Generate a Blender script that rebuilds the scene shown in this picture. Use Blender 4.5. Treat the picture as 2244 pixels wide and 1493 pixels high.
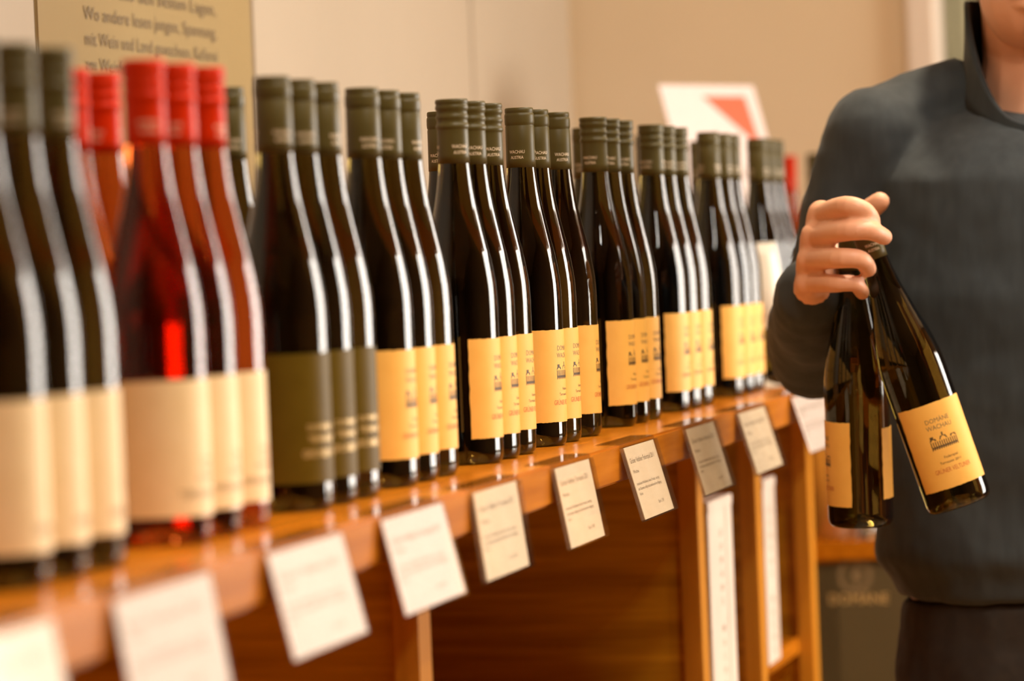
import bpy, bmesh, math, random
from mathutils import Vector, Matrix, noise
random.seed(7)
S = bpy.context.scene
C = S.collection
PI = math.pi
for o in list(bpy.data.objects): bpy.data.objects.remove(o)

# ------------------------------------------------------------------ camera
Z0 = 1.10                                   # height of the counter top above the floor
F = 8700.0                                  # focal length in pixels of the 2244 x 1493 frame
CAM = Vector((0.8239, 0.0, Z0 + 0.1880))
def cam_axes(yaw, pitch, roll):
    fw = Vector((-math.sin(yaw)*math.cos(pitch), math.cos(yaw)*math.cos(pitch), -math.sin(pitch)))
    r = Vector((math.cos(yaw), math.sin(yaw), 0)); u = r.cross(fw)
    return (r*math.cos(roll)+u*math.sin(roll), -r*math.sin(roll)+u*math.cos(roll), fw)
CR, CU, CF = cam_axes(math.radians(12.524), math.radians(1.246), math.radians(-2.30))
cd = bpy.data.cameras.new('camera'); cam = bpy.data.objects.new('camera', cd); C.objects.link(cam)
m = Matrix((CR, CU, -CF)).transposed().to_4x4(); m.translation = CAM; cam.matrix_world = m
cd.sensor_fit = 'HORIZONTAL'; cd.sensor_width = 36; cd.lens = F/2244*36
cd.clip_start = 0.05; cd.clip_end = 60
cd.dof.use_dof = True; cd.dof.focus_distance = 3.86; cd.dof.aperture_fstop = 4.6
S.camera = cam
def ray(px, py): return CF + CR*((px-1122)/F) - CU*((py-746.5)/F)
KD = F/8400
def at_depth(px, py, d): return CAM + ray(px, py)*d*KD                     # point at distance d along the lens axis
def at_x(px, py, X): q = ray(px, py); return CAM + q*((X-CAM.x)/q.x)     # point on the plane x = X
def at_y(px, py, Y): q = ray(px, py); return CAM + q*((Y-CAM.y)/q.y)
def at_z(px, py, Z): q = ray(px, py); return CAM + q*((Z-CAM.z)/q.z)

# ------------------------------------------------------------------ light and exposure
w = bpy.data.worlds.new('world'); S.world = w; w.use_nodes = True
w.node_tree.nodes['Background'].inputs[0].default_value = (1.0, 0.86, 0.70, 1)
w.node_tree.nodes['Background'].inputs[1].default_value = 0.6
S.view_settings.view_transform = 'Standard'; S.view_settings.look = 'None'
S.view_settings.gamma = 1; S.view_settings.use_curve_mapping = False
S.view_settings.exposure = 0.0
def area(name, loc, direction, sx, sy, power, col):
    l = bpy.data.lights.new(name, 'AREA'); l.shape = 'RECTANGLE'; l.size = sx; l.size_y = sy
    l.energy = power; l.color = col
    o = bpy.data.objects.new(name, l); C.objects.link(o); o.location = loc
    o.rotation_euler = Vector(direction).to_track_quat('-Z', 'Y').to_euler()
    return o
DAY = (1.0, 0.93, 0.84)
# daylight in the two shop windows at the far right corner of the room
area('daylight_window', (3.26, 5.9, 1.56), (-1, 0, 0), 1.3, 1.5, 112, DAY)
area('daylight_window', (2.5, 6.74, 1.56), (0, -1, 0), 1.1, 1.5, 92, DAY)

# ------------------------------------------------------------------ materials
def mat(name, col=(.8,.8,.8), rough=.5, **k):
    m = bpy.data.materials.new(name); m.use_nodes = True
    b = m.node_tree.nodes['Principled BSDF']
    b.inputs['Base Color'].default_value = (*col, 1); b.inputs['Roughness'].default_value = rough
    for n, v in k.items():
        b.inputs[n.replace('_', ' ')].default_value = v
    return m
def nd(m, t, **k):
    n = m.node_tree.nodes.new(t)
    for a, v in k.items(): setattr(n, a, v)
    return n
def ln(m, a, b): m.node_tree.links.new(a, b)
def noisy(m, c1, c2, scale, detail=4, mscale=(1,1,1), bump=0, lo=.35, hi=.65):
    b = m.node_tree.nodes['Principled BSDF']
    tc = nd(m, 'ShaderNodeTexCoord'); mp = nd(m, 'ShaderNodeMapping'); mp.inputs['Scale'].default_value = mscale
    nz = nd(m, 'ShaderNodeTexNoise'); nz.inputs['Scale'].default_value = scale; nz.inputs['Detail'].default_value = detail
    rp = nd(m, 'ShaderNodeValToRGB'); rp.color_ramp.elements[0].color = (*c1,1); rp.color_ramp.elements[1].color = (*c2,1)
    rp.color_ramp.elements[0].position = lo; rp.color_ramp.elements[1].position = hi
    ln(m, tc.outputs['Object'], mp.inputs[0]); ln(m, mp.outputs[0], nz.inputs['Vector']); ln(m, nz.outputs[0], rp.inputs[0])
    ln(m, rp.outputs[0], b.inputs['Base Color'])
    if bump:
        bp = nd(m, 'ShaderNodeBump'); bp.inputs['Strength'].default_value = bump; bp.inputs['Distance'].default_value = .002
        ln(m, nz.outputs[0], bp.inputs['Height']); ln(m, bp.outputs[0], b.inputs['Normal'])
    return m
M = {}
WOOD1, WOOD2 = (.40,.115,.002), (.52,.165,.006)
M['wood_y'] = noisy(mat('oak_counter', rough=.25, Specular_IOR_Level=.22), WOOD1, WOOD2, 9, 6, (9, .55, 9), .05)
M['wood_x'] = noisy(mat('oak_panel', rough=.42, Specular_IOR_Level=.2), (.42,.185,.004), (.66,.33,.014), 7, 6, (.5, 9, 9), .05)
M['wood_z'] = noisy(mat('oak_post', rough=.4, Specular_IOR_Level=.12), (.50,.19,.012), (.62,.25,.022), 8, 6, (9, 9, .5), .05)
M['glass_dark'] = mat('dark_bottle_glass', (.075,.05,.010), .025, Transmission_Weight=1.0, IOR=1.5)
M['glass_rose'] = mat('rose_wine_glass', (.50,.10,.014), .02, Transmission_Weight=1.0, IOR=1.42)
M['cap_olive'] = noisy(mat('olive_cap', rough=.42, Specular_IOR_Level=.25), (.072,.054,.012), (.082,.062,.014), 40)
M['cap_red'] = noisy(mat('red_cap', rough=.4, Specular_IOR_Level=.12), (.54,.022,.0002), (.58,.026,.0004), 40)
M['yellow'] = noisy(mat('yellow_label_paper', rough=.6), (.86,.45,.08), (.89,.48,.092), 60, 3, bump=.04)
M['cream'] = noisy(mat('cream_label_paper', rough=.55), (.80,.60,.32), (.83,.63,.35), 60, 3)
M['olive'] = noisy(mat('olive_label_paper', rough=.5, Specular_IOR_Level=.12), (.095,.058,.002), (.105,.065,.003), 60, 3)
M['ink'] = mat('dark_ink', (.09,.055,.02), .6)
M['ink_grey'] = mat('grey_ink', (.22,.15,.07), .6)
M['ink_tan'] = mat('tan_ink', (.17,.115,.05), .6)
M['ink_red'] = mat('red_ink', (.55,.13,.03), .6)
M['ink_pink'] = mat('pink_ink', (.75,.27,.15), .6)
M['ink_gold'] = mat('gold_ink', (.80,.55,.22), .35, Metallic=.3)
M['ink_pale'] = mat('pale_ink', (.90,.72,.50), .4)
M['paper'] = noisy(mat('white_card', rough=.6), (.82,.70,.66), (.84,.72,.68), 30)
M['paper_warm'] = noisy(mat('warm_card', rough=.6), (.80,.62,.42), (.83,.66,.46), 30)
M['carton_white'] = noisy(mat('white_carton', rough=.6), (.66,.55,.45), (.70,.59,.49), 25)
M['wall'] = noisy(mat('plaster', rough=.85), (.82,.68,.46), (.85,.71,.49), 3, 3)
M['wall_room'] = noisy(mat('brown_plaster', rough=.85), (.16,.075,.018), (.19,.09,.024), 3, 3)
M['wall_cream'] = noisy(mat('cream_plaster', rough=.8), (.74,.60,.40), (.76,.62,.42), 3, 3)
M['panel'] = noisy(mat('cream_panel', rough=.35), (.465,.392,.295), (.485,.41,.31), 2, 3)
M['panel_tan'] = noisy(mat('tan_panel', rough=.35), (.335,.24,.102), (.35,.252,.11), 2, 3)
M['frame_white'] = noisy(mat('white_paint', rough=.5), (.80,.70,.58), (.83,.73,.61), 8)
M['floor'] = noisy(mat('stone_floor', rough=.45), (.30,.18,.07), (.35,.21,.09), 5)
M['ceiling'] = noisy(mat('ceiling_paint', rough=.9), (.46,.31,.16), (.49,.33,.18), 3)
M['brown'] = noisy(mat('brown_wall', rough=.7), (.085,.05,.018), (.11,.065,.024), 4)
M['sage'] = noisy(mat('sage_cloth', rough=.8), (.36,.33,.22), (.42,.38,.26), 6)
M['carton'] = noisy(mat('olive_carton', rough=.6), (.085,.06,.02), (.10,.07,.024), 8)
M['skin'] = noisy(mat('skin', rough=.48, Subsurface_Weight=.12, Subsurface_Radius=(.012,.004,.002)), (.74,.36,.21), (.82,.43,.26), 18, 4, bump=.05)
M['jacket'] = noisy(mat('blue_grey_fleece', rough=.85, Sheen_Weight=.08), (.026,.033,.036), (.034,.042,.045), 90, 4, (1,1,.2), .25)
M['jacket_in'] = noisy(mat('dark_lining', rough=.9), (.030,.022,.016), (.04,.03,.022), 60)
M['trousers'] = noisy(mat('dark_trousers', rough=.85), (.022,.016,.012), (.03,.022,.016), 70)
M['hair'] = noisy(mat('brown_hair', rough=.6), (.05,.028,.012), (.08,.045,.02), 80, 4, (1,1,.1))
M['shoe'] = noisy(mat('black_leather', rough=.4), (.02,.016,.013), (.03,.024,.02), 30)
M['eye'] = mat('eye_white', (.8,.78,.74), .2)
M['iris'] = mat('iris', (.05,.03,.015), .2)
M['steel'] = noisy(mat('brushed_steel', rough=.28, Metallic=.9), (.68,.62,.54), (.76,.70,.62), 30, 3, (8,8,.3))
M['clear'] = mat('clear_glass', (1,1,1), .01, Transmission_Weight=1.0, IOR=1.45)
M['poster_red'] = mat('poster_red', (.70,.14,.06), .6)
M['lamp'] = mat('lamp_metal', (.2,.2,.2), .4, Metallic=.8)
def acrylic():
    m = bpy.data.materials.new('clear_acrylic'); m.use_nodes = True; t = m.node_tree
    t.nodes.remove(t.nodes['Principled BSDF'])
    tr = nd(m, 'ShaderNodeBsdfTransparent'); tr.inputs[0].default_value = (.99,.985,.97,1)
    gl = nd(m, 'ShaderNodeBsdfGlossy'); gl.inputs['Roughness'].default_value = .06
    lw = nd(m, 'ShaderNodeLayerWeight'); lw.inputs[0].default_value = .5
    pw = nd(m, 'ShaderNodeMath', operation='POWER'); pw.inputs[1].default_value = 5; ln(m, lw.outputs['Facing'], pw.inputs[0])
    fr = nd(m, 'ShaderNodeMath', operation='MULTIPLY_ADD'); fr.inputs[1].default_value = .6; fr.inputs[2].default_value = .03; ln(m, pw.outputs[0], fr.inputs[0])
    mx = nd(m, 'ShaderNodeMixShader')
    ln(m, fr.outputs[0], mx.inputs[0]); ln(m, tr.outputs[0], mx.inputs[1]); ln(m, gl.outputs[0], mx.inputs[2])
    ln(m, mx.outputs[0], t.nodes['Material Output'].inputs[0]); return m
M['acrylic'] = acrylic()
def emit(name, col, s):
    m = bpy.data.materials.new(name); m.use_nodes = True; b = m.node_tree.nodes['Principled BSDF']
    b.inputs['Base Color'].default_value = (*col,1); b.inputs['Emission Color'].default_value = (*col,1); b.inputs['Emission Strength'].default_value = s
    return m

# ------------------------------------------------------------------ mesh helpers
class MB:
    def __init__(s): s.v = []; s.f = []; s.mi = []; s.cur = 0
    def add(s, vs, fs):
        n = len(s.v); s.v += [tuple(v) for v in vs]
        for f in fs: s.f.append(tuple(n+i for i in f)); s.mi.append(s.cur)
        return s
    def box(s, x0, x1, y0, y1, z0, z1, mtx=None):
        vs = [Vector((x, y, z)) for x in (x0,x1) for y in (y0,y1) for z in (z0,z1)]
        if mtx: vs = [mtx @ v for v in vs]
        return s.add(vs, [(0,1,3,2),(4,6,7,5),(0,4,5,1),(2,3,7,6),(0,2,6,4),(1,5,7,3)])
    def lathe(s, prof, n=48, c=(0,0,0), a0=0.0, a1=2*PI):
        full = abs(a1-a0-2*PI) < 1e-6; k = n if full else n+1
        base = len(s.v)
        for r, z in prof:
            for i in range(k):
                a = a0+(a1-a0)*i/n; s.v.append((c[0]+r*math.cos(a), c[1]+r*math.sin(a), c[2]+z))
        for j in range(len(prof)-1):
            for i in range(n):
                i2 = (i+1) % k if full else i+1
                s.f.append((base+j*k+i, base+j*k+i2, base+(j+1)*k+i2, base+(j+1)*k+i)); s.mi.append(s.cur)
        return s
    def loft(s, rings, cap=True):
        n = len(rings[0]); base = len(s.v)
        for r in rings: s.v += [tuple(p) for p in r]
        for j in range(len(rings)-1):
            for i in range(n):
                i2 = (i+1) % n
                s.f.append((base+j*n+i, base+j*n+i2, base+(j+1)*n+i2, base+(j+1)*n+i)); s.mi.append(s.cur)
        if cap:
            s.f.append(tuple(base+i for i in reversed(range(n)))); s.mi.append(s.cur)
            s.f.append(tuple(base+(len(rings)-1)*n+i for i in range(n))); s.mi.append(s.cur)
        return s
    def tube(s, pts, rad, n=14, sub=3, flat=None):
        # rounded-ended tube through pts with a radius at each
        pts = [Vector(p) for p in pts]; P = []; R = []
        for i in range(len(pts)-1):
            p0 = pts[max(i-1,0)]; p1 = pts[i]; p2 = pts[i+1]; p3 = pts[min(i+2,len(pts)-1)]
            for k in range(sub):
                t = k/sub
                P.append(.5*((2*p1)+(p2-p0)*t+(2*p0-5*p1+4*p2-p3)*t*t+(3*p1-p0-3*p2+p3)*t**3)); R.append(rad[i]*(1-t)+rad[i+1]*t)
        P.append(pts[-1]); R.append(rad[-1])
        d0 = (P[1]-P[0]).normalized(); d1 = (P[-1]-P[-2]).normalized()
        PP = []; RR = []
        for a in (80, 55, 28): PP.append(P[0]-d0*R[0]*math.sin(math.radians(a))); RR.append(R[0]*math.cos(math.radians(a)))
        PP += P; RR += R
        for a in (28, 55, 80): PP.append(P[-1]+d1*R[-1]*math.sin(math.radians(a))); RR.append(R[-1]*math.cos(math.radians(a)))
        up = Vector((0.3,0.2,1)); rings = []
        for i, p in enumerate(PP):
            t = (PP[min(i+1,len(PP)-1)]-PP[max(i-1,0)]).normalized()
            x = t.cross(up); x = x if x.length > 1e-3 else t.cross(Vector((1,0,0))); x.normalize(); y = t.cross(x); up = up - t*up.dot(t) if (up - t*up.dot(t)).length > .05 else up
            rings.append([p + (x*math.cos(2*PI*k/n)+y*math.sin(2*PI*k/n))*RR[i] for k in range(n)])
        return s.loft(rings)
    def ball(s, c, r, n=16, mtx=None):
        rings = []
        for j in range(1, n):
            t = PI*j/n; rings.append([Vector((r[0]*math.sin(t)*math.cos(2*PI*k/n), r[1]*math.sin(t)*math.sin(2*PI*k/n), -r[2]*math.cos(t))) for k in range(n)])
        if mtx: rings = [[mtx @ p for p in q] for q in rings]
        rings = [[p+Vector(c) for p in q] for q in rings]
        return s.loft(rings)
    def mesh(s, name, mats, smooth=False, bevel=0):
        me = bpy.data.meshes.new(name); me.from_pydata(s.v, [], s.f)
        for mm in (mats if isinstance(mats, (list, tuple)) else [mats]): me.materials.append(M[mm] if isinstance(mm, str) else mm)
        me.polygons.foreach_set('material_index', s.mi)
        bm = bmesh.new(); bm.from_mesh(me)
        bmesh.ops.remove_doubles(bm, verts=bm.verts, dist=1e-6); 
        bmesh.ops.recalc_face_normals(bm, faces=bm.faces)
        if bevel: bmesh.ops.bevel(bm, geom=list(bm.edges), offset=bevel, segments=2, affect='EDGES', clamp_overlap=True)
        bm.to_mesh(me); bm.free()
        if smooth:
            me.polygons.foreach_set('use_smooth', [True]*len(me.polygons))
            if smooth != True: me.set_sharp_from_angle(angle=math.radians(smooth))
        return me
def link(name, me, parent=None, loc=None):
    o = bpy.data.objects.new(name, me); C.objects.link(o)
    if parent: o.parent = parent
    if loc is not None: o.location = loc
    return o
def tag(o, label=None, cat=None, group=None, kind=None):
    if label: o['label'] = label
    if cat: o['category'] = cat
    if group: o['group'] = group
    if kind: o['kind'] = kind
    return o
def empty(name, loc, rz=0):
    o = bpy.data.objects.new(name, None); C.objects.link(o); o.location = loc; o.rotation_euler = (0,0,rz); o.empty_display_size = .05
    return o
def copy_tree(o, parent=None):
    c = o.copy(); C.objects.link(c); c.parent = parent
    for ch in o.children: copy_tree(ch, c)
    return c
def struct(name, me, parent=None):
    o = link(name, me, parent)
    if not parent: o['kind'] = 'structure'
    return o
def bx(name, b, m_, parent=None, bevel=0, st=False):
    me = MB().box(*b).mesh(name, m_, bevel=bevel)
    return struct(name, me, parent) if st else link(name, me, parent)
def text_mb(body, size, xs=1.0, align='CENTER'):
    cu = bpy.data.curves.new('t', 'FONT'); cu.body = body; cu.size = size; cu.align_x = align; cu.resolution_u = 2
    o = bpy.data.objects.new('t', cu); C.objects.link(o)
    dg = bpy.context.evaluated_depsgraph_get(); me = bpy.data.meshes.new_from_object(o.evaluated_get(dg))
    vs = [(v.co.x*xs, v.co.y, 0) for v in me.vertices]; fs = [tuple(p.vertices) for p in me.polygons]
    bpy.data.objects.remove(o); bpy.data.curves.remove(cu); bpy.data.meshes.remove(me)
    return vs, fs
def add_text(mb, body, size, x, y, xs=1.0, align='CENTER', cur=0):
    vs, fs = text_mb(body, size, xs, align); mb.cur = cur
    mb.add([(a+x, b+y, 0) for a, b, _ in vs], fs); mb.cur = 0
def rect(mb, x0, x1, y0, y1, cur=0):
    mb.cur = cur; mb.add([(x0,y0,0),(x1,y0,0),(x1,y1,0),(x0,y1,0)], [(0,1,2,3)]); mb.cur = 0
def wrap(mb, R, a0=0.0):
    mb.v = [(R*math.cos(a0+x/R), R*math.sin(a0+x/R), y) for x, y, _ in mb.v]; return mb
def raw(mb, name, mats):          # flat print: keep faces as they are
    me = bpy.data.meshes.new(name); me.from_pydata(mb.v, [], mb.f)
    for mm in mats: me.materials.append(M[mm])
    me.polygons.foreach_set('material_index', mb.mi); return me

# ------------------------------------------------------------------ the room
XW = -0.55; YF = 6.68; XR = 3.2; YB = -2.2; ZC = 2.9; YN = 10.0
bx('floor', (XW-.1, XR+.1, YB-.1, YN+.1, -.1, 0), 'floor', st=True)
bx('ceiling', (XW-.1, XR+.1, YB-.1, YN+.1, ZC, ZC+.1), 'ceiling', st=True)
wl = bx('wall_left', (XW-.12, XW, YB, YF, 0, ZC), 'wall_cream', st=True)
def holed(name, axis, fixed, lo, hi, holes, m_):
    # a wall slab with rectangular window openings; axis = the direction it runs in
    mb = MB(); cuts = sorted(holes); p = lo
    def b(a0, a1, z0, z1):
        if axis == 'y': mb.box(fixed[0], fixed[1], a0, a1, z0, z1)
        else: mb.box(a0, a1, fixed[0], fixed[1], z0, z1)
    for a0, a1, z0, z1 in cuts:
        b(p, a0, 0, ZC); b(a0, a1, 0, z0) if z0 > 0 else None; b(a0, a1, z1, ZC); p = a1
    b(p, hi, 0, ZC)
    return struct(name, mb.mesh(name, m_))
holed('wall_right', 'y', (XR, XR+.12), YB, YN, [(5.2,6.6,.75,2.35)], 'wall_room')
bx('wall_front', (XW-.12, XR+.12, YB-.12, YB, 0, ZC), 'wall_room', st=True)
# far wall: a short piece beside the counter, then a doorway to the next room
xj = at_y(1988, 60, YF).x
mb = MB().box(XW-.12, xj, YF, YF+.12, 0, ZC).box(1.75, 1.9, YF, YF+.12, 0, ZC).box(1.9, 3.1, YF, YF+.12, 0, .75).box(1.9, 3.1, YF, YF+.12, 2.35, ZC).box(3.1, XR, YF, YF+.12, 0, ZC).box(xj, 1.75, YF, YF+.12, 2.3, ZC)
struct('wall_back', mb.mesh('wall_back', 'wall'))
mb = MB().box(xj, xj+.045, YF-.02, YF+.14, 0, 2.3).box(1.70, 1.75, YF-.02, YF+.14, 0, 2.3).box(xj+.045, 1.70, YF-.02, YF+.14, 2.25, 2.3)
struct('trim_1', mb.mesh('trim_1', 'frame_white', bevel=.004))
bx('wall_beyond', (XW, XR, YN, YN+.1, 0, ZC), 'brown', st=True)
bx('wall_side_beyond', (XW-.1, XW, YF+.12, YN, 0, ZC), 'brown', st=True)
bx('baseboard_left', (XW, XW+.015, YB, YF, 0, .09), 'frame_white', st=True)
for i, (a, b_, fx) in enumerate([(5.2,6.6,XR)]):
    mb = MB(); t = .05
    for y in (a, (a+b_)/2-t/2, b_-t): mb.box(fx+.02, fx+.06, y, y+t, .75, 2.35)
    for z in (.75, 2.35-t): mb.box(fx+.02, fx+.06, a+t, b_-t, z, z+t)
    o = struct('window_%d' % (i+1), mb.mesh('window', 'frame_white')); bx('window_sill', (fx-.06, fx+.1, a, b_, .72, .75), 'frame_white', o)
mb = MB(); t = .05
for x in (1.9, 2.5-t/2, 3.1-t): mb.box(x, x+t, YF+.02, YF+.05, .75, 2.35)
for z in (.75, 2.35-t): mb.box(1.9+t, 3.1-t, YF+.02, YF+.05, z, z+t)
o = struct('window_2', mb.mesh('window', 'frame_white')); bx('window_sill', (1.9, 3.1, YF-.06, YF+.055, .72, .75), 'frame_white', o)
# cream boards on the left wall, butted with a dark open joint between them
ys = [YB+.02] + [at_x(px, 60, XW+.018).y for px in (-420, 80, 553, 1033)] + [YF-.02]
for i in range(5):
    g0, g1 = ys[i]+.004, ys[i+1]-.004
    o = bx('wall_panel', (XW+.001, XW+.018, g0, g1, .9, ZC-.15), 'panel_tan' if i == 2 else 'panel', wl, bevel=.002)
    if i == 2: text_panel = o
mb = MB()
lines = ['Wo andere lesen jungen, Spannung,', 'mit Wein und Land gewachsen, Kellerei', 'am Weinberg an der Donau gekeltert', 'und aus Terrassen der Wachau']
p0 = at_x(183, 20, XW+.019); p1 = at_x(474, 62, XW+.019); wd = p1.y-p0.y
zl = [at_x(183, y, XW+.019).z for y in (-40, 16, 72, 128)]
lines = ['Weine aus den besten Lagen,'] + lines[:3]
for L, z in zip(lines, zl):
    vs, fs = text_mb(L, .05, 1, 'LEFT'); mxx = max(v[0] for v in vs)
    mb.add([(XW+.0195, p0.y+v[0]*wd/mxx, z-.012+v[1]*.42) for v in vs], fs)
link('wall_lettering', raw(mb, 'wall_lettering', ['ink_tan']), text_panel)
# next room: pale curtain in front of the brown wall
a = at_y(2050, 60, 9.6); b_ = at_y(2128, 60, 9.6)
rg = []
n = 60
front = [(a.x+(b_.x-a.x)*i/n, 9.6+.02*math.sin(i*1.1)) for i in range(n+1)]
mb = MB(); vs = []; 
for z in (.05, 2.5):
    vs += [(x, y, z) for x, y in front] + [(x, y+.012, z) for x, y in front]
N = n+1; fs = []
for i in range(n): fs += [(i, i+1, 2*N+i+1, 2*N+i), (N+i+1, N+i, 3*N+i, 3*N+i+1), (i, N+i, N+i+1, i+1), (2*N+i, 2*N+i+1, 3*N+i+1, 3*N+i)]
fs += [(0, 2*N, 3*N, N), (n, N+n, 3*N+n, 2*N+n)]
cu = empty('curtain', ((a.x+b_.x)/2, 9.6, 0)); mb.add([(v[0]-cu.location.x, v[1]-9.6, v[2]) for v in vs], fs)
link('cloth', mb.mesh('cloth', 'sage', True), cu); 
link('rod', MB().tube([(-.3,0,2.53),(.3,0,2.53)], [.014,.014]).mesh('rod', 'lamp', True), cu)
tag(cu, 'pale sage curtain hanging in the next room behind the doorway', 'curtain')

# ------------------------------------------------------------------ the counter
XE = .092; YC0 = .6; YC1 = 5.47; TH = .036
ct = empty('display_counter', (XE-.3, YC1, 0)); cl = ct.location
def cbox(name, b, m_, bevel=.0015, parent=ct):
    o = bx(name, (b[0]-cl.x, b[1]-cl.x, b[2]-cl.y, b[3]-cl.y, b[4]-cl.z, b[5]-cl.z), m_, parent, bevel); return o
cbox('counter_top', (XW+.025, XE, YC0, YC1, Z0-TH, Z0), 'wood_y', .0025)
XP = .030
dv = [at_x(945, 1400, XP).y, at_x(1545, 1200, XP).y, at_x(1672, 1200, XP).y, at_x(1788, 1250, XP).y]
print('dividers', dv)
divs = [dv[0]-1.30] + dv
ZB = .10
for i, y in enumerate(divs):
    t = .045
    d = cbox('side_panel', (XW+.045, XP-.022, y-.024, y-.004, ZB, Z0-TH), 'wood_x')
    cbox('post', (XP-.022, XP, y-t, y, 0, Z0-TH), 'wood_z')
cbox('back_panel', (XW+.03, XW+.045, divs[0], divs[-1], ZB, Z0-TH), 'wood_y')
cbox('bottom_board', (XW+.045, XP-.012, divs[0], divs[-1]-.045, .07, ZB), 'wood_y')
ZS = Z0-.355
for i in (1, 2, 3):
    cbox('shelf_board', (XW+.045, XP-.075 if i < 3 else XP-.02, divs[i], divs[i+1]-.045, ZS-.022, ZS), 'wood_y')
tag(ct, 'long varnished oak display counter with open compartments, carrying the rows of wine bottles', 'counter')

# ------------------------------------------------------------------ wine bottles
def smooth_prof(pts, sub=4):
    out = []
    for i in range(len(pts)-1):
        p0 = pts[max(i-1,0)]; p1 = pts[i]; p2 = pts[i+1]; p3 = pts[min(i+2,len(pts)-1)]
        for k in range(sub):
            t = k/sub
            out.append(tuple(.5*(2*p1[a]+(p2[a]-p0[a])*t+(2*p0[a]-5*p1[a]+4*p2[a]-p3[a])*t*t+(3*p1[a]-p0[a]-3*p2[a]+p3[a])*t**3) for a in (0,1)))
    out.append(pts[-1]); return out
RB = .0345
prof = [(.0001,.014),(.012,.011),(.021,.005),(.026,.0010),(.0285,0),(.0312,.0008),(.0335,.0035),(.0344,.008),(RB,.013)] \
     + smooth_prof([(RB,.045),(RB,.090),(RB,.135),(.0344,.146),(.0337,.160),(.0320,.173),(.0293,.188),(.0257,.2035),(.0217,.221),(.0182,.238),(.0157,.255),(.0141,.272),(.0136,.288)], 4) \
     + [(.0136,.3265),(.0001,.3268)]
G_dark = MB().lathe(prof, 64).mesh('glass_body', 'glass_dark', True)
G_rose = MB().lathe(prof, 64).mesh('glass_body', 'glass_rose', True)
cap_s = [(.0138,.2718),(.0144,.2718),(.01435,.280),(.0142,.296),(.0141,.3118),(.0138,.3124),(.0138,.3132),(.0143,.3140),(.0145,.3165),(.0145,.3218),(.0142,.3240),(.0137,.3246),(.0137,.3253),(.0140,.3262),(.0139,.3290),(.0131,.3300),(.0001,.3300)]
cap_t = [(.0138,.2718),(.0144,.2718),(.0143,.280),(.0142,.296),(.0141,.3020),(.0143,.3032),(.0149,.3040),(.0151,.3055),(.0148,.3070),(.0141,.3080),(.0139,.3100),(.0141,.3115),(.0148,.3128),(.0149,.3145),(.0141,.3160),(.0138,.3178),(.0141,.3195),(.0149,.3208),(.0151,.3228),(.0146,.3243),(.0143,.3252),(.0149,.3263),(.0150,.3285),(.0142,.3300),(.0001,.3300)]
CAP = {('s','olive'): MB().lathe(cap_s, 48).mesh('capsule', 'cap_olive', True), ('t','olive'): MB().lathe(cap_t, 48).mesh('capsule', 'cap_olive', True), ('t','red'): MB().lathe(cap_t, 48).mesh('capsule', 'cap_red', True)}
def cap_print(m_):
    mb = MB()
    for k in range(3):
        x = k*2*PI*.01445/3
        add_text(mb, 'WACHAU', .0046, x, .2855, .78); add_text(mb, 'AUSTRIA', .0042, x, .2802, .78)
    return raw(wrap(mb, .01447), 'capsule_print', [m_])
CAPP = {'olive': cap_print('ink_pale'), 'red': cap_print('ink_pale')}
def label_shell(half, z0, z1, m_, rag=.0004, na=40, nz=14):
    mb = MB(); rnd = random.Random(3); R0 = RB+.0001; R1 = RB+.0006
    ja = [rnd.uniform(-rag, rag) for _ in range(nz+1)]; jb = [rnd.uniform(-rag, rag) for _ in range(nz+1)]
    jt = [rnd.uniform(-rag, rag)*.6 for _ in range(na+1)]; jo = [rnd.uniform(-rag, rag)*.6 for _ in range(na+1)]
    vs = []
    for R in (R0, R1):
        for j in range(nz+1):
            for i in range(na+1):
                t = i/na; u = j/nz; a = -half+2*half*t
                if i == 0: a += ja[j]/R
                if i == na: a += jb[j]/R
                z = z0+(z1-z0)*u + (jt[i] if j == nz else 0) + (jo[i] if j == 0 else 0)
                vs.append((R*math.cos(a), R*math.sin(a), z))
    K = na+1; T = K*(nz+1); fs = []
    for j in range(nz):
        for i in range(na):
            q = (j*K+i, j*K+i+1, (j+1)*K+i+1, (j+1)*K+i); fs.append(tuple(T+k for k in q)); fs.append(tuple(reversed(q)))
    for i in range(na): fs += [(i, i+1, T+i+1, T+i), (nz*K+i+1, nz*K+i, T+nz*K+i, T+nz*K+i+1)]
    for j in range(nz): fs += [((j+1)*K, j*K, T+j*K, T+(j+1)*K), (j*K+na, (j+1)*K+na, T+(j+1)*K+na, T+j*K+na)]
    mb.add(vs, fs); return mb.mesh('label', m_, 40)
BACK = label_shell(math.radians(52), .030, .105, 'yellow')
RP = RB+.00072
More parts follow.
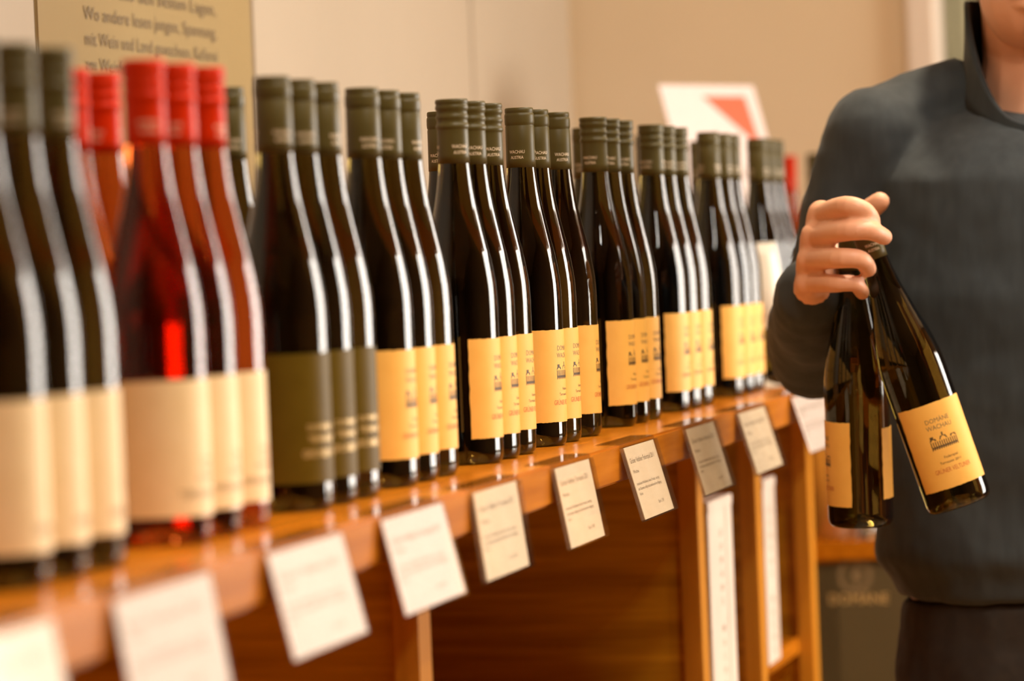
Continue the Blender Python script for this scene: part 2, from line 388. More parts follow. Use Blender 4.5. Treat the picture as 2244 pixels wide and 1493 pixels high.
def yellow_print():
    mb = MB(); zt, zb = .113, .0235; H = zt-zb
    Z = lambda f: zt-H*f
    add_text(mb, 'DOMÄNE', .0068, 0, Z(.225), .92, cur=0); add_text(mb, 'WACHAU', .0068, 0, Z(.305), .92, cur=0)
    # engraved palace: storeys of pilasters, cornices, mansard roof and a spired lantern
    y0, y1 = Z(.535), Z(.40)
    for k in range(13):
        x = -.0142+k*.00237; rect(mb, x-.0005, x+.0005, y0, y0+.0085, 1)
    for y in (y0-.0006, y0+.0040, y0+.0085): rect(mb, -.0150, .0150, y, y+.0007, 1)
    mb.cur = 1; mb.add([(-.0150,y0+.0093,0),(-.0075,y0+.0093,0),(-.0086,y0+.0118,0),(-.0138,y0+.0118,0)], [(0,1,2,3)])
    mb.add([(.0150,y0+.0093,0),(.0138,y0+.0118,0),(.0086,y0+.0118,0),(.0075,y0+.0093,0)], [(0,1,2,3)])
    mb.add([(-.0045,y0+.0093,0),(.0045,y0+.0093,0),(.0028,y0+.0130,0),(-.0028,y0+.0130,0)], [(0,1,2,3)]); mb.cur = 0
    rect(mb, -.0008, .0008, y0+.0130, y0+.0165, 1)
    for k in range(12): rect(mb, -.0136+k*.00237, -.0126+k*.00237, y0+.0012, y0+.0034, 1)
    rect(mb, -.0138, -.0102, y0+.0118, y0+.0142, 1)
    add_text(mb, 'Federspiel', .0038, .002, Z(.655), 1, cur=1); add_text(mb, 'Terrassen 2011', .0038, 0, Z(.715), 1, cur=1)
    add_text(mb, 'GRÜNER VELTLINER', .0068, 0, Z(.815), .66, cur=2)
    return raw(wrap(mb, RP), 'label_print', ['ink_grey', 'ink', 'ink_red'])
def olive_print():
    mb = MB()
    add_text(mb, 'DOMÄNE WACHAU', .0062, 0, .0615, .95, cur=0); add_text(mb, 'TERRASSEN WEIN', .0066, 0, .0525, 1.0, cur=0); add_text(mb, 'GRÜNER VELTLINER', .0082, 0, .0410, .86, cur=0)
    return raw(wrap(mb, RP), 'label_print', ['ink_gold'])
def cream_print(top):
    mb = MB(); 
    add_text(mb, 'Domäne', .0048, .012, .056, 1, cur=0); add_text(mb, 'Wachau', .0048, .012, .050, 1, cur=0)
    add_text(mb, 'Zweigelt', .0062, .008, .0435, 1, cur=top); add_text(mb, 'TERRASSEN', .0074, 0, .0320, .92, cur=2)
    return raw(wrap(mb, RP), 'label_print', ['ink_pink', 'ink_pink', 'ink_grey'])
def cream_print_dark():
    mb = MB()
    add_text(mb, 'Domäne', .0046, .012, .054, 1); add_text(mb, 'Wachau', .0046, .012, .048, 1); add_text(mb, 'RIESLING', .0074, 0, .0330, .92)
    return raw(wrap(mb, RP), 'label_print', ['ink_grey'])
LAB = {'yellow': (label_shell(math.radians(68), .0235, .113, 'yellow'), yellow_print()),
       'olive': (label_shell(math.radians(100), .0215, .1195, 'olive', .0001), olive_print()),
       'rose': (label_shell(math.radians(99), .0195, .1120, 'cream', .0001), cream_print(1)),
       'cream': (label_shell(math.radians(104), .0215, .1130, 'cream', .0001), cream_print_dark())}
protos = {}
def bottle(kind, cap, loc, label, group, rz=0.0, crz=0.0):
    key = (kind, cap)
    if key not in protos:
        r = empty('wine_bottle', loc)
        red = kind == 'rose'
        link('glass_body', G_rose if red else G_dark, r)
        c = link('capsule', CAP[(cap, 'red' if red else 'olive')], r); link('capsule_print', CAPP['red' if red else 'olive'], c)
        l = link('label', LAB[kind][0], r); link('label_print', LAB[kind][1], l)
        if kind == 'yellow': link('back_label', BACK, r).rotation_euler = (0, 0, PI)
        protos[key] = r
    else: r = copy_tree(protos[key])
    r.location = loc; r.rotation_euler = (0, 0, rz)
    for ch in r.children:
        if ch.name.startswith('capsule'): ch.rotation_euler = (0, 0, crz)
    tag(r, label, 'wine bottle', group); return r
# neck positions in the photograph (pixel of the cap centre), front row on the line x = 0
groups = [('cream','t',[(-62,96),(8,105),(73,112)]), ('rose','t',[(313,137),(378,143),(439,150)]), ('olive','s',[(595,166),(647,172),(690,176)]),
          ('yellow','s',[(792,190),(835,194),(877,199)]), ('yellow','t',[(989,220),(1026,225),(1063,230)]), ('yellow','s',[(1137,241),(1169,243),(1217,246)]),
          ('yellow','t',[(1299,257),(1328,260),(1357,262)]), ('yellow','t',[(1425,272),(1452,276),(1479,279)]), ('yellow','s',[(1551,290),(1577,294),(1597,297)]), ('olive','s',[(1659,303),(1676,305),(1693,307)])]
gname = ['cream-labelled dark trio', 'rosé trio', 'olive-labelled trio beside the rosé', 'first yellow trio', 'second yellow trio', 'third yellow trio', 'fourth yellow trio', 'fifth yellow trio', 'sixth yellow trio', 'trio behind the sixth yellow trio']
desc = {'cream': 'dark wine bottle with cream label', 'rose': 'rosé wine bottle with red cap and cream label', 'olive': 'dark wine bottle with olive label', 'yellow': 'dark wine bottle with yellow label'}
pos3 = ['front of', 'middle of', 'back of']
pos3 = ['leading', 'middle', 'trailing']
place = {0: 'first trio on the counter, before the rosé', 1: 'the rosé trio', 2: 'the trio next after the rosé',
         3: 'yellow trio next after the olive labels', 4: 'second yellow trio after the olive labels', 5: 'third yellow trio after the olive labels',
         6: 'fourth yellow trio after the olive labels', 7: 'fifth yellow trio after the olive labels', 8: 'sixth yellow trio after the olive labels', 9: 'the last trio beside the tasting glass'}
posw = ['first', 'middle', 'last']
rnd = random.Random(11)
YB_ = {}
crz0 = {5: [-93, -60, -55], 4: [-50, -62, -55], 6: [-100, -75, -70], 3: [-55, -75, -20], 2: [-45, -50, -20], 7: [-110, -60, -60]}
for gi, (kind, cap, pts) in enumerate(groups):
    last = -9
    for bi, (px, py) in enumerate(pts):
        y = max(at_x(px, py, 0).y, last+.0708); last = y; YB_[gi, bi] = y
        rz = math.radians(rnd.uniform(-4, 4)) + (math.radians(-20) if kind == 'rose' else 0) + (math.radians(12) if (gi, bi) == (5, 2) else 0)
        cz = math.radians(crz0[gi][bi]) if gi in crz0 else rnd.uniform(0, 6)
        short = {'cream': 'dark bottle, cream label', 'rose': 'rosé bottle, red cap', 'olive': 'dark bottle, olive label', 'yellow': 'dark bottle, yellow label'}[kind]
        bottle(kind, cap, (0, y, Z0), '%s, %s of %s' % (short, posw[bi], place[gi]), 'front row, trio %d' % (gi+1), rz, cz-rz)
print({k: round(v, 3) for k, v in YB_.items()})
# second and third rows, where their necks show between the front ones
back = [(1,1,-.078,'rosé bottle in the second row behind the middle front rosé bottle'), (1,2,-.078,'rosé bottle in the second row behind the last front rosé bottle'), (1,0,-.078,'rosé bottle in the second row behind the first front rosé bottle'),
        (2,2,-.078,'olive-label bottle in the second row behind the olive-labelled trio'), (5,0,-.078,'dark bottle in the second row behind third yellow trio after the olive labels'),
        (6,0,-.156,'dark bottle in the third row behind fourth yellow trio after the olive labels'), (6,0,-.078,'dark bottle in the second row behind fourth yellow trio after the olive labels'), (7,0,-.078,'dark bottle in the second row behind fifth yellow trio after the olive labels'),
        (8,0,-.078,'dark bottle in the second row behind sixth yellow trio after the olive labels'), (9,0,-.078,'dark bottle in the second row behind the last trio by the tasting glass')]
for gi, bi, X, lab in back:
    kind, cap, _ = groups[gi]
    bottle(kind, 's' if gi == 7 else cap, (X, YB_[gi,bi], Z0), lab, 'bottles in the back rows', math.radians(rnd.uniform(-6,6)), math.radians(-95) if gi == 5 else rnd.uniform(0,6))

# corner shelf against the far wall with two more bottles
cs = empty('corner_shelf', (-.3, 6.25, 0))
for nm, b in [('shelf_top', (-.24,.235,-.47,.40,Z0-.03,Z0)), ('side_panel', (-.235,-.215,-.46,.39,0,Z0-.03)), ('side_panel', (.21,.23,-.46,.39,0,Z0-.03)), ('back_panel', (-.215,.21,.37,.39,.05,Z0-.03)), ('shelf_board', (-.215,.21,-.45,.37,.55,.57))]:
    bx(nm, b, 'wood_y' if 'shelf' in nm else 'wood_z', cs, .0015)
tag(cs, 'small oak shelf unit standing in the corner beyond the long counter', 'shelf')
p = at_depth(1725, 338, 6.25); bottle('rose', 't', (p.x, p.y, Z0), 'rosé bottle with red cap alone on the corner shelf', 'bottles on the corner shelf')
p2 = at_depth(1786, 333, 6.15); bottle('cream', 's', (p2.x, p2.y, Z0), 'dark bottle with cream label alone on the corner shelf', 'bottles on the corner shelf')

# ------------------------------------------------------------------ price cards on the counter edge
cards = [(-140,100,0,10,'w'), (232,448,1325,9,'w'), (570,737,1215,13,'w'), (822,958,1130,13,'w'), (1020,1130,1065,7,'a'), (1200,1288,1018,10,'a'), (1352,1428,985,15,'a'), (1490,1560,935,15,'a'), (1605,1672,905,16,'a'), (1727,1795,870,17,'w')]
cardpl = ['the cream-labelled trio', 'the rosé bottles', 'the olive labels', 'the first yellow trio after the olive ones', 'the second yellow trio after the olive labels', 'the third yellow trio after the olive labels', 'the fourth yellow trio after the olive labels', 'the fifth yellow trio after the olive labels', 'the sixth yellow trio after the olive labels', 'the last trio by the tasting glass']
heads = ['Riesling Terrassen 2011', 'Rosé Terrassen 2011', 'Grüner Veltliner 2011', 'Grüner Veltliner Terrassen 2011', 'Grüner Veltliner Terrassen 2011', 'Grüner Veltliner Terrassen 2011', 'Grüner Veltliner Federspiel 2011', 'Grüner Veltliner Federspiel 2011', 'Grüner Veltliner Smaragd 2010', 'Riesling Smaragd 2010']
def edge_y(px):      # where a pixel column meets the upper front edge of the counter
    lo, hi = 1.0, 6.0
    for _ in range(50):
        y = (lo+hi)/2; d = Vector((XE, y, Z0))-CAM; x = 1122+F*d.dot(CR)/d.dot(CF)
        if x < px: lo = y
        else: hi = y
    return y
for i, (x0, x1, _, tilt, kd) in enumerate(cards):
    y0, y1 = edge_y(x0), edge_y(x1); W = y1-y0; Hc = .078
    e = empty('price_card_holder', (XE+.0006, (y0+y1)/2, Z0+.0006))
    e.rotation_euler = (0, math.radians(-tilt), 0)
    h = W/2
    bk = link('acrylic_back', MB().box(.0005, .0015, -h, h, -Hc, 0).mesh('acrylic_back', 'acrylic'), e)
    fr = link('acrylic_front', MB().box(.0032, .0042, -h, h, -Hc, -.004).box(.0015, .0032, -h, h, -Hc, -Hc+.001).mesh('acrylic_front', 'acrylic'), e)
    hk = link('hook', MB().box(-.022, .0005, -h, h, -.0004, .0006, Matrix.Rotation(math.radians(tilt), 4, 'Y')).mesh('hook', 'acrylic'), e)
    a0, a1 = (-h+.002, h-.002) if kd == 'w' else (-h+.06*W, h-.09*W)
    pp = link('paper_card', MB().box(.0018, .0026, a0, a1, -Hc+.0015, -.0045).mesh('paper_card', 'paper' if kd == 'w' else 'paper_warm'), e)
    mb = MB(); cx0 = a0+.06*W
    ww = (a1-a0)*.82
    def line(t, y, size, wfrac):
        vs, fs = text_mb(t, size, 1, 'LEFT'); mx_ = max(v[0] for v in vs); k = ww*wfrac/mx_
        mb.add([(v[0]*k+cx0, v[1]+y, 0) for v in vs], fs)
    line(heads[i], -.024 if kd == 'w' else -.021, .0072, .98); line('Wachau', -.031, .005, .22)
    line('trockener Weißwein, feine Frucht, würzig', -.043, .0042, .92); line('am Gaumen saftig und animierend im Abgang', -.048, .0042, .95)
    line('fein', -.053, .0042, .12)
    vs, fs = text_mb('Euro 7,90', .0048, 1.5, 'LEFT'); mb.add([(v[0]+cx0+ww*.62, v[1]-.066, 0) for v in vs], fs)
    mb.v = [(.00266, x, y) for x, y, _ in mb.v]
    link('card_print', raw(mb, 'card_print', ['ink_grey' if kd == 'w' else 'ink']), pp)
    tag(e, '%s price card on the counter edge below %s' % ('white' if kd == 'w' else 'cream', cardpl[i]), 'price card', 'price cards along the counter edge')

# ------------------------------------------------------------------ things on and in the counter
# tasting glass beside the last trio
p = at_x(1656, 850, -.012); yg = YB_[9,0]-.115
tg = empty('tasting_glass', (at_y(1662, 640, yg).x, yg, Z0))
gp = [(.0001,.0015),(.030,.0008),(.0305,.0015),(.020,.0032),(.006,.008),(.0036,.016),(.0034,.068),(.0050,.076),(.015,.083),(.025,.094),(.0312,.110),(.0325,.126),(.0305,.150),(.0270,.172),(.0245,.190),(.0238,.190),(.0262,.172),(.0297,.150),(.0317,.126),(.0304,.110),(.0243,.0955),(.0143,.0848),(.0001,.081)]
link('glass_bowl', MB().lathe(gp, 48).mesh('glass_bowl', mat('frosted_glass', (.94,.86,.72), .35, Transmission_Weight=.35, IOR=1.45), True), tg)
link('white_wine', MB().lathe([(.0001,.0815),(.0138,.0856),(.0238,.0963),(.0299,.1105),(.0312,.126),(.0309,.132),(.0001,.132)], 48).mesh('white_wine', mat('white_wine', (.96,.86,.55), .02, Transmission_Weight=.55, IOR=1.33), True), tg)
tag(tg, 'small pale stemmed tasting glass standing on the counter before the last trio', 'wine glass')
ab = empty('acrylic_block', (tg.location.x+.052, yg+.02, Z0))
link('block', MB().box(-.016,.016,-.03,.03,0,.033).mesh('block', mat('frosted_acrylic', (.93,.88,.82), .35, Transmission_Weight=.6), bevel=.002), ab)
link('card_slot', MB().box(-.0015,.0015,-.029,.029,.0331,.0345).mesh('card_slot', 'paper'), ab)
tag(ab, 'small frosted acrylic block with a card slot beside the tasting glass', 'card stand')
# leaning poster in a tall holder behind the sixth yellow trio
pc = at_depth(1547, 187, 6.0); u = (CR*math.cos(math.radians(50))+Vector((CF.x,CF.y,0)).normalized()*math.sin(math.radians(50))); u.z = 0; u.normalize()
nrm = Vector((u.y, -u.x, 0)); tau = math.radians(16); up = Vector((0,0,1))*math.cos(tau)-nrm*math.sin(tau)
Hp = (pc.z-Z0)/math.cos(tau); base = pc-up*Hp; Wp = .245
ps = empty('poster_stand', (base.x, base.y, Z0)); mt = Matrix((u, nrm, up)).transposed().to_4x4()
pb = link('poster_sheet', MB().box(-Wp/2, Wp/2, -.001, .001, .006, Hp, mt).mesh('poster_sheet', 'paper'), ps)
mb = MB(); mb.add([mt @ Vector(v) for v in [(-.02,.0013,Hp-.018),(.092,.0013,Hp-.018),(.100,.0013,Hp-.105)]], [(0,1,2)])
link('red_corner', raw(mb, 'red_corner', ['poster_red']), pb)
for t, z, s in [('WEIN', Hp-.155, .03), ('DER', Hp-.19, .026), ('WACHAU', Hp-.235, .03)]:
    vs, fs = text_mb(t, s, 1); mb = MB(); mb.add([mt @ Vector((v[0]*1, .0013, z+v[1])) for v in vs], fs)
    link('poster_lettering', raw(mb, 'poster_lettering', ['ink_grey']), pb)
link('holder_foot', MB().box(-Wp/2, Wp/2, -.03, .05, 0, .006, Matrix((u, nrm, Vector((0,0,1)))).transposed().to_4x4()).mesh('holder_foot', 'acrylic'), ps)
link('holder_back', MB().box(-Wp/2, Wp/2, -.0045, -.0015, .006, Hp, mt).mesh('holder_back', 'acrylic'), ps)
tag(ps, 'white poster with red corner triangle leaning in a stand behind the bottles', 'poster')
# white cartons standing in the compartments
for k, (div, px0, px1, pyt) in enumerate([(2, 1553, 1606, 1092), (3, 1676, 1702, 1047)]):
    xf = XP-.004
    ya = at_x(px0, 1200, xf).y; yb = at_x(px1, 1200, xf).y
    ya = max(ya, divs[div]+.004); zt = at_x((px0+px1)/2, pyt, xf).z
    e = empty('white_carton', (xf-.05, (ya+yb)/2, ZS)); w2 = (yb-ya)/2; hh = zt-ZS
    b_ = link('carton_body', MB().box(-.05, .05, -w2, w2, 0, hh).mesh('carton_body', 'carton_white', bevel=.001), e)
    mb = MB(); s = 'DOMÄNE WACHAU'
    for j, ch in enumerate(s):
        vs, fs = text_mb(ch, .0125, 1.6); mb.add([(.0503, v[0], hh-.045-j*.0165+v[1]) for v in vs], fs)
    mb.add([(.0503, w2*.42, .004), (.0503, w2*.46, .004), (.0503, w2*.46, hh-.01), (.0503, w2*.42, hh-.01)], [(0,1,2,3)])
    link('carton_print', raw(mb, 'carton_print', ['ink_grey']), b_)
    link('lid', MB().box(-.051, .051, -w2-.001, w2+.001, hh-.012, hh+.001).mesh('lid', 'carton_white', bevel=.001), e)
    tag(e, ['white upright wine carton with vertical lettering in the wider compartment', 'narrow white upright wine carton in the end compartment of the counter'][k], 'carton', 'white cartons in the counter')

# ------------------------------------------------------------------ low table beyond the counter
YT = 5.82
tl = at_y(1790, 1206, YT); zt = tl.z+.012
tb = empty('side_table', (tl.x+.395, YT+.25, 0))
bx('table_top', (-.42,.42,-.25,.25,zt-.028,zt), 'wood_y', tb, .002)
for sx in (-.385, .385):
    for sy in (-.22, .22): bx('leg', (sx-.02,sx+.02,sy-.02,sy+.02,0,zt-.028), 'wood_z', tb, .002)
bx('lower_shelf', (-.40,.40,-.23,.23,.30,.32), 'wood_y', tb, .002)
tag(tb, 'low wooden side table standing beyond the end of the counter', 'table')
ce = empty('wine_carton', (tl.x+.17, YT+.12, .32)); ch = zt-.03-.32
b_ = link('carton_body', MB().box(-.19,.19,-.11,.10,0,ch).mesh('carton_body', 'carton', bevel=.002), ce)
e0 = at_y(1872, 1262, YT); mb = MB(); rr = .027
cxe = e0.x-ce.location.x; cze = e0.z-.32
def ring(r0, r1, c, n=40):
    base = [(c[0]+r*math.cos(2*PI*i/n), -.1105, c[1]+r*math.sin(2*PI*i/n)) for r in (r0, r1) for i in range(n)]
    mb.add(base, [(i, (i+1) % n, n+(i+1) % n, n+i) for i in range(n)])
ring(.019, .026, (cxe, cze)); ring(.004, .009, (cxe+.003, cze-.001))
mb.add([(cxe-.002,-.1106,cze-.018),(cxe+.004,-.1106,cze-.018),(cxe+.006,-.1106,cze+.018),(cxe,-.1106,cze+.018)], [(0,1,2,3)])
link('emblem', raw(mb, 'emblem', ['ink_grey']), b_)
mb = MB(); e1 = at_y(1880, 1325, YT); vs, fs = text_mb('DOMÄNE', .022, .95)
mb.add([(v[0]+e1.x-ce.location.x, -.1106, v[1]+e1.z-.32) for v in vs], fs); link('lettering', raw(mb, 'lettering', ['ink_gold']), b_)
tag(ce, 'dark olive wine carton with ring emblem on the side table shelf', 'carton')
q = at_y(1838, 1150, YT+.10)
wc = empty('wine_cooler', (q.x, YT+.10, zt))
link('bucket', MB().lathe([(.0001,0),(.040,0),(.044,.004),(.050,.18),(.053,.183),(.051,.187),(.047,.185),(.041,.01),(.0001,.008)], 48).mesh('bucket', 'steel', True), wc)
link('rim', MB().lathe([(.0525,.180),(.0555,.182),(.0555,.187),(.0525,.189),(.0525,.180)], 48).mesh('rim', 'steel', True), wc)
tag(wc, 'brushed steel wine cooler on the side table', 'wine cooler')
q = at_y(1880, 1165, YT-.10)
sg = empty('water_glass', (q.x, YT-.10+.15, zt))
link('tumbler', MB().lathe([(.0001,0),(.017,0),(.0185,.002),(.021,.07),(.0195,.07),(.0172,.006),(.0001,.006)], 32).mesh('tumbler', 'clear', True), sg)
link('water', MB().lathe([(.0001,.0062),(.0172,.0063),(.0186,.042),(.0001,.042)], 32).mesh('water', mat('water', (1,1,1), .01, Transmission_Weight=1, IOR=1.33), True), sg)
tag(sg, 'small clear tumbler on the side table beside the wine cooler', 'glass')

# ------------------------------------------------------------------ the person and the two bottles in his hand
def bake(mb, name, m_, voxel, smooth_it=3, disp=None):
    me = mb.mesh(name, m_)
    o = bpy.data.objects.new(name, me); C.objects.link(o)
    r = o.modifiers.new('r', 'REMESH'); r.mode = 'VOXEL'; r.voxel_size = voxel; r.use_smooth_shade = True
    s = o.modifiers.new('s', 'SMOOTH'); s.factor = .5; s.iterations = smooth_it
    if disp:
        tx = bpy.data.textures.new('wrinkle', 'CLOUDS'); tx.noise_scale = disp[1]
        d = o.modifiers.new('d', 'DISPLACE'); d.texture = tx; d.strength = disp[0]; d.mid_level = .5; d.texture_coords = 'LOCAL'
    dg = bpy.context.evaluated_depsgraph_get(); out = bpy.data.meshes.new_from_object(o.evaluated_get(dg)); out.name = name
    bpy.data.objects.remove(o); bpy.data.meshes.remove(me)
    out.polygons.foreach_set('use_smooth', [True]*len(out.polygons)); out.materials.clear(); out.materials.append(M[m_])
    return out
# held bottles: hanging from the hand by their necks
def hung(top, bot, d_top, d_bot, kind, label, spin):
    a = at_depth(*top, d_top); b = at_depth(*bot, d_bot); ax = (a-b).normalized(); b = a-ax*.33
    o = bottle(kind, 's', b, label, 'bottles in the hand'); 
    q = Vector((0,0,1)).rotation_difference(ax); o.rotation_euler = (q @ Matrix.Rotation(spin, 3, 'Z').to_quaternion()).to_euler()
    return a, b, ax
hung((1864,470), (1886,1120), 4.03, 4.06, 'yellow', 'dark bottle hanging upright from the hand, label turned aside', math.radians(-165))
hung((1876,452), (2094,1078), 3.985, 3.99, 'yellow', 'tilted dark bottle in the hand with yellow label facing out', math.radians(-72))

D = 4.22
PX = at_depth(2287, 700, D); pcx, pcy = PX.x, PX.y
def pt(px, py, d): return at_depth(px, py, d)
sh_r = pt(1920, 300, D); el = pt(1788, 775, D+.045); wr = pt(1782, 640, 4.045)
face = Vector((.10, -1, 0)).normalized(); side = Vector((face.y, -face.x, 0))*1.0     # side points to his right, the picture's left
side = Vector((-1, -.10, 0)).normalized()
zc = lambda y: at_depth(2287, y, D).z
z_ch = zc(88); z_sh = sh_r.z
base = Vector((pcx, pcy, 0))
def loc(s, f, z): return base + side*s + face*f + Vector((0,0,z))
sh_l = loc(-(sh_r-base).dot(side), .0, z_sh)
# body
B = MB()
hc = z_ch+.105                                                # middle of the head
ang = math.radians(8); tilt = Matrix.Rotation(ang, 3, 'X')
B.ball(loc(0,.005,hc+.025), (.078,.098,.105), 20); B.ball(loc(0,.035,hc-.055), (.058,.062,.062), 16); B.ball(loc(0,.060,z_ch+.022), (.030,.028,.022), 12)
B.tube([loc(0,.095,hc+.015), loc(0,.108,hc-.012), loc(0,.113,hc-.028)], [.009,.011,.013])
for s in (-1,1):
    B.ball(loc(s*.078,-.005,hc-.005), (.010,.020,.031), 12)
    B.ball(loc(s*.033,.080,hc+.030), (.028,.016,.009), 12); B.ball(loc(s*.040,.058,hc-.024), (.028,.026,.028), 12)
    B.ball(loc(s*.012,.112,hc-.033), (.008,.008,.006), 8)
B.tube([loc(-.02,.090,hc-.060), loc(0,.098,hc-.058), loc(.02,.090,hc-.060)], [.006,.008,.006]); B.tube([loc(-.017,.088,hc-.069), loc(0,.096,hc-.071), loc(.017,.088,hc-.069)], [.006,.008,.006])
B.tube([loc(0,-.012,hc-.03), loc(0,-.020,z_ch-.02), loc(0,-.030,z_sh+.03)], [.056,.056,.066])
B.tube([loc(.03,-.03,z_sh+.03), loc(.12,-.03,z_sh+.005), sh_r+Vector((0,0,-.005))], [.035,.042,.046]); B.tube([loc(-.03,-.03,z_sh+.03), loc(-.12,-.03,z_sh+.005), sh_l], [.035,.042,.046])
def ell(cz, rx, ry, f=0, n=28, dip=0): return [loc(rx*math.cos(2*PI*k/n), f+ry*math.sin(2*PI*k/n), cz-dip*max(0, math.sin(2*PI*k/n))) for k in range(n)]
B.loft([ell(z_sh+.0,.10,.055,-.025), ell(z_sh-.08,.155,.085), ell(z_sh-.18,.165,.11,.005), ell(z_sh-.33,.145,.10), ell(z_sh-.45,.15,.10), ell(z_sh-.56,.165,.108,-.005), ell(z_sh-.64,.14,.10)])
B.tube([sh_r, sh_r.lerp(el,.5), el, el.lerp(wr,.35), wr], [.050,.046,.040,.041,.029])
el_l = loc(-.27,-.03,z_sh-.30); wr_l = loc(-.285,.08,z_sh-.53)
B.tube([sh_l, sh_l.lerp(el_l,.5), el_l, el_l.lerp(wr_l,.35), wr_l], [.050,.046,.040,.041,.028])
hip = z_sh-.60
for s in (-1,1): B.tube([loc(s*.085,0,hip), loc(s*.095,.01,hip-.20), loc(s*.10,.015,.50), loc(s*.10,-.005,.33), loc(s*.10,-.015,.09)], [.085,.078,.056,.054,.040]); B.tube([loc(s*.10,-.03,.055), loc(s*.115,.09,.04), loc(s*.12,.15,.035)], [.04,.036,.028])
# right hand: knuckles on the left, four fingers closed round both necks, thumb behind them
dk = 4.000
fing = [[(1800,470,dk+.010),(1852,452,dk-.055),(1893,462,dk-.062),(1912,484,dk-.045)],
        [(1786,518,dk+.005),(1850,507,dk-.060),(1905,506,dk-.066),(1938,520,dk-.045)],
        [(1776,570,dk+.008),(1838,566,dk-.055),(1885,569,dk-.058),(1903,590,dk-.035)],
        [(1774,622,dk+.014),(1830,622,dk-.042),(1872,622,dk-.044),(1890,642,dk-.022)]]
for k, fg in enumerate(fing):
    r = [.0115,.0110,.0102,.0088] if k < 3 else [.0105,.0096,.0088,.0078]
    B.tube([pt(*q) for q in fg], r, 12, 4)
    B.tube([wr+(pt(1790,600,dk+.02)-wr)*.2, pt(*fg[0])], [.020,.0155], 12, 3)
B.tube([pt(1795,610,dk+.04), pt(1845,545,dk+.075), pt(1888,478,dk+.085), pt(1928,442,dk+.070)], [.020,.0155,.0130,.0108], 12, 4)
B.tube([pt(1790,520,dk+.025), pt(1788,600,dk+.03)], [.018,.020])
# left hand, relaxed at his side
hd = wr_l
B.tube([hd, hd+Vector((0,0,-.045))+face*.012, hd+Vector((0,0,-.085))+face*.02], [.026,.034,.030])
for k in range(4):
    o_ = face*(.030-.020*k); q0 = hd+Vector((0,0,-.085))+face*.015+o_
    B.tube([q0, q0+Vector((0,0,-.04))+side*-.004, q0+Vector((0,0,-.066+.004*abs(k-1)))+side*.010, q0+Vector((0,0,-.080+.006*abs(k-1)))+side*.026], [.0105,.0098,.009,.008], 10, 3)
B.tube([hd+Vector((0,0,-.02))+face*.02, hd+Vector((0,0,-.055))+face*.055, hd+Vector((0,0,-.09))+face*.062], [.018,.013,.010], 10, 3)
pm = bake(B, 'person', 'skin', .0030, 1)
person = link('person', pm)
tag(person, 'person in a blue-grey zip jacket and dark trousers holding two wine bottles by their necks', 'person')
# clothes
J = MB()
J.loft([ell(z_sh+.045,.085,.075,-.02,28,.035), ell(z_sh+.02,.15,.10,-.008,28,.03), ell(z_sh-.05,.195,.132,0,28,.0), ell(z_sh-.18,.20,.145,.008), ell(z_sh-.33,.19,.14,.008), ell(z_sh-.40,.19,.143), ell(z_sh-.465,.195,.148), ell(z_sh-.49,.178,.135), ell(z_sh-.51,.172,.13)])
J.tube([loc(.088,-.025,z_sh+.046), loc(.135,-.02,z_sh+.020), sh_r+Vector((0,0,-.002))], [.042,.052,.056]); J.tube([loc(-.088,-.025,z_sh+.046), loc(-.135,-.02,z_sh+.020), sh_l+Vector((0,0,-.002))], [.042,.052,.056])
cuff = el.lerp(wr, .93)
J.tube([sh_r, sh_r.lerp(el,.35), sh_r.lerp(el,.7), el, el.lerp(wr,.4), el.lerp(wr,.85), cuff], [.058,.060,.057,.054,.051,.045,.041], 18)
cuff_l = el_l.lerp(wr_l, .95)
J.tube([sh_l, sh_l.lerp(el_l,.35), sh_l.lerp(el_l,.7), el_l, el_l.lerp(wr_l,.4), el_l.lerp(wr_l,.85), cuff_l], [.058,.060,.057,.054,.050,.045,.040], 18)
jk = link('jacket', bake(J, 'jacket', 'jacket', .006, 8, (.011, .07)), person)
def collar():
    # standing collar, full height at the nape and sides, falling into an open V at the throat
    n = 72; vs = []; zt_ = zc(-22); rows = 6
    for off in (0, .006):
        for j in range(rows):
            u_ = j/(rows-1)
            for i in range(n):
                th = 2*PI*i/n; d = abs((th+PI) % (2*PI)-PI)/PI            # 0 at the throat, 1 at the nape
                k = min(1, max(0, (d-.10)/.42)); k = k*k*(3-2*k)
                z_lo = z_sh-.012+.055*min(1, d/.55); z_hi = z_lo+.012+(zt_-z_sh-.062)*k
                fl = -.008*math.sin(PI*u_*.5)*k
                vs.append(loc((.076+off+fl)*math.sin(th), -.016+(.082+off+fl+.006*(1-min(1,d/.5)))*math.cos(th), z_lo+(z_hi-z_lo)*u_))
    T_ = n*rows; mb = MB()
    for j in range(rows-1):
        for i in range(n):
            i2 = (i+1) % n; q = (j*n+i, j*n+i2, (j+1)*n+i2, (j+1)*n+i); mb.f.append(q); mb.mi.append(1); mb.f.append(tuple(T_+k for k in reversed(q))); mb.mi.append(0)
    for i in range(n):
        i2 = (i+1) % n; R_ = (rows-1)*n
        mb.f += [(i2, i, T_+i, T_+i2), (R_+i, R_+i2, T_+R_+i2, T_+R_+i)]; mb.mi += [0, 0]
    mb.v = [tuple(v) for v in vs]
    return mb.mesh('collar', ['jacket', 'jacket_in'], True)
link('collar', collar(), jk)
zp = [loc(0, .158 if z > .3 else .155, z_sh-.02-.06*k) for k, z in enumerate([1]*9)]
link('zipper', MB().tube([loc(0,.112,z_sh-.03), loc(0,.142,z_sh-.10), loc(0,.158,z_sh-.2), loc(0,.154,z_sh-.35), loc(0,.150,z_sh-.46)], [.004]*5, 8).mesh('zipper', 'lamp', True), jk)
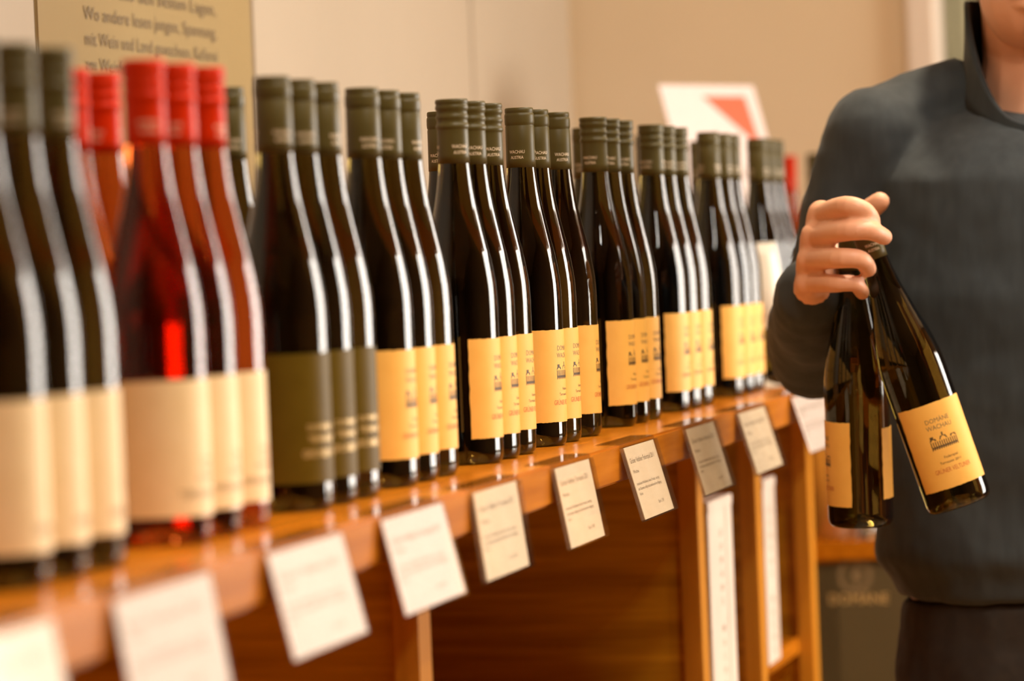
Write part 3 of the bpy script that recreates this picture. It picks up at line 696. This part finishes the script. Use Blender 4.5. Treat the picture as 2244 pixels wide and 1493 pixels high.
T = MB(); T.loft([ell(hip+.09,.168,.120), ell(hip+.0,.178,.128,-.004), ell(hip-.07,.170,.120)])
for s in (-1,1): T.tube([loc(s*.082,0,hip-.02), loc(s*.095,.01,hip-.22), loc(s*.10,.015,.50), loc(s*.10,-.002,.30), loc(s*.10,-.010,.10)], [.096,.088,.070,.066,.062], 18)
link('trousers', bake(T, 'trousers', 'trousers', .007, 5, (.010, .06)), person)
for s in (-1,1):
    sm = MB(); sm.tube([loc(s*.10,-.045,.055), loc(s*.112,.06,.052), loc(s*.122,.165,.040)], [.050,.048,.038], 16); 
    sm2 = [tuple((v[0], v[1], max(v[2], .0))) for v in sm.v]; sm.v = sm2
    link('shoe', sm.mesh('shoe', 'shoe', True), person)
Hh = MB(); Hh.ball(loc(0,-.015,hc+.045), (.087,.103,.100), 20); Hh.ball(loc(0,-.045,hc), (.078,.070,.075), 16)
link('hair', bake(Hh, 'hair', 'hair', .006, 2, (.012, .02)), person)
for s in (-1,1):
    ey = link('eye', MB().ball(loc(s*.032,.0835,hc+.010), (.0135,.0115,.0085), 12).mesh('eye', 'eye', True), person)
    link('iris', MB().ball(loc(s*.032,.0925,hc+.010), (.0050,.0035,.0050), 10).mesh('iris', 'iris', True), ey)

# ------------------------------------------------------------------ ceiling lamps over the counter, then added fill lights
for k, (x, y) in enumerate([(.55,.9),(.55,2.7),(.55,4.5),(1.9,2.7),(1.9,4.5),(.35,8.9)]):  # the last spot is added, to brighten the curtain in the unlit next room
    e = empty('ceiling_spot', (x, y, ZC))
    link('housing', MB().lathe([(.0001,0),(.06,0),(.06,-.10),(.055,-.105),(.05,-.10),(.05,-.03),(.0001,-.03)], 32).mesh('housing', 'lamp', 40), e)
    link('bulb', MB().lathe([(.0001,-.031),(.045,-.031),(.045,-.06),(.03,-.075),(.0001,-.08)], 24).mesh('bulb', emit('bulb_glow', (1,.72,.42), 25), True), e)
    l = bpy.data.lights.new('spot_light', 'AREA'); l.shape = 'DISK'; l.size = .09; l.energy = 13 if k < 5 else 40; l.color = (1,.83,.62); l.spread = math.radians(120)
    lo = bpy.data.objects.new('spot_light', l); C.objects.link(lo); lo.location = (x, y, ZC-.108)
    tag(e, 'round ceiling spotlight %s' % ['over the near end of the counter', 'over the middle of the counter', 'over the far end of the counter', 'over the middle of the aisle', 'over the far aisle by the doorway', 'in the next room before the curtain'][k], 'lamp', 'ceiling spotlights')

for k, y in enumerate((2.1, 3.9)):  # unseen long fill lights, added to brighten the labels and price cards
    e = empty('ceiling_light', (1.35, y, ZC))
    link('housing', MB().box(-.11,.11,-.75,.75,-.07,0).mesh('housing', 'frame_white', bevel=.004), e)
    link('diffuser', MB().box(-.09,.09,-.73,.73,-.085,-.0705).mesh('diffuser', emit('tube_glow', (1,.93,.82), 6), bevel=.003), e)
    l = bpy.data.lights.new('tube_light', 'AREA'); l.shape = 'RECTANGLE'; l.size = .18; l.size_y = 1.46; l.energy = 28; l.color = (1,.94,.85)
    lo = bpy.data.objects.new('tube_light', l); C.objects.link(lo); lo.location = (1.35, y, ZC-.09)
    tag(e, ['long white ceiling tube light over the aisle beside the rosé bottles', 'long white ceiling tube light over the person in the aisle'][k], 'lamp', 'ceiling tube lights')
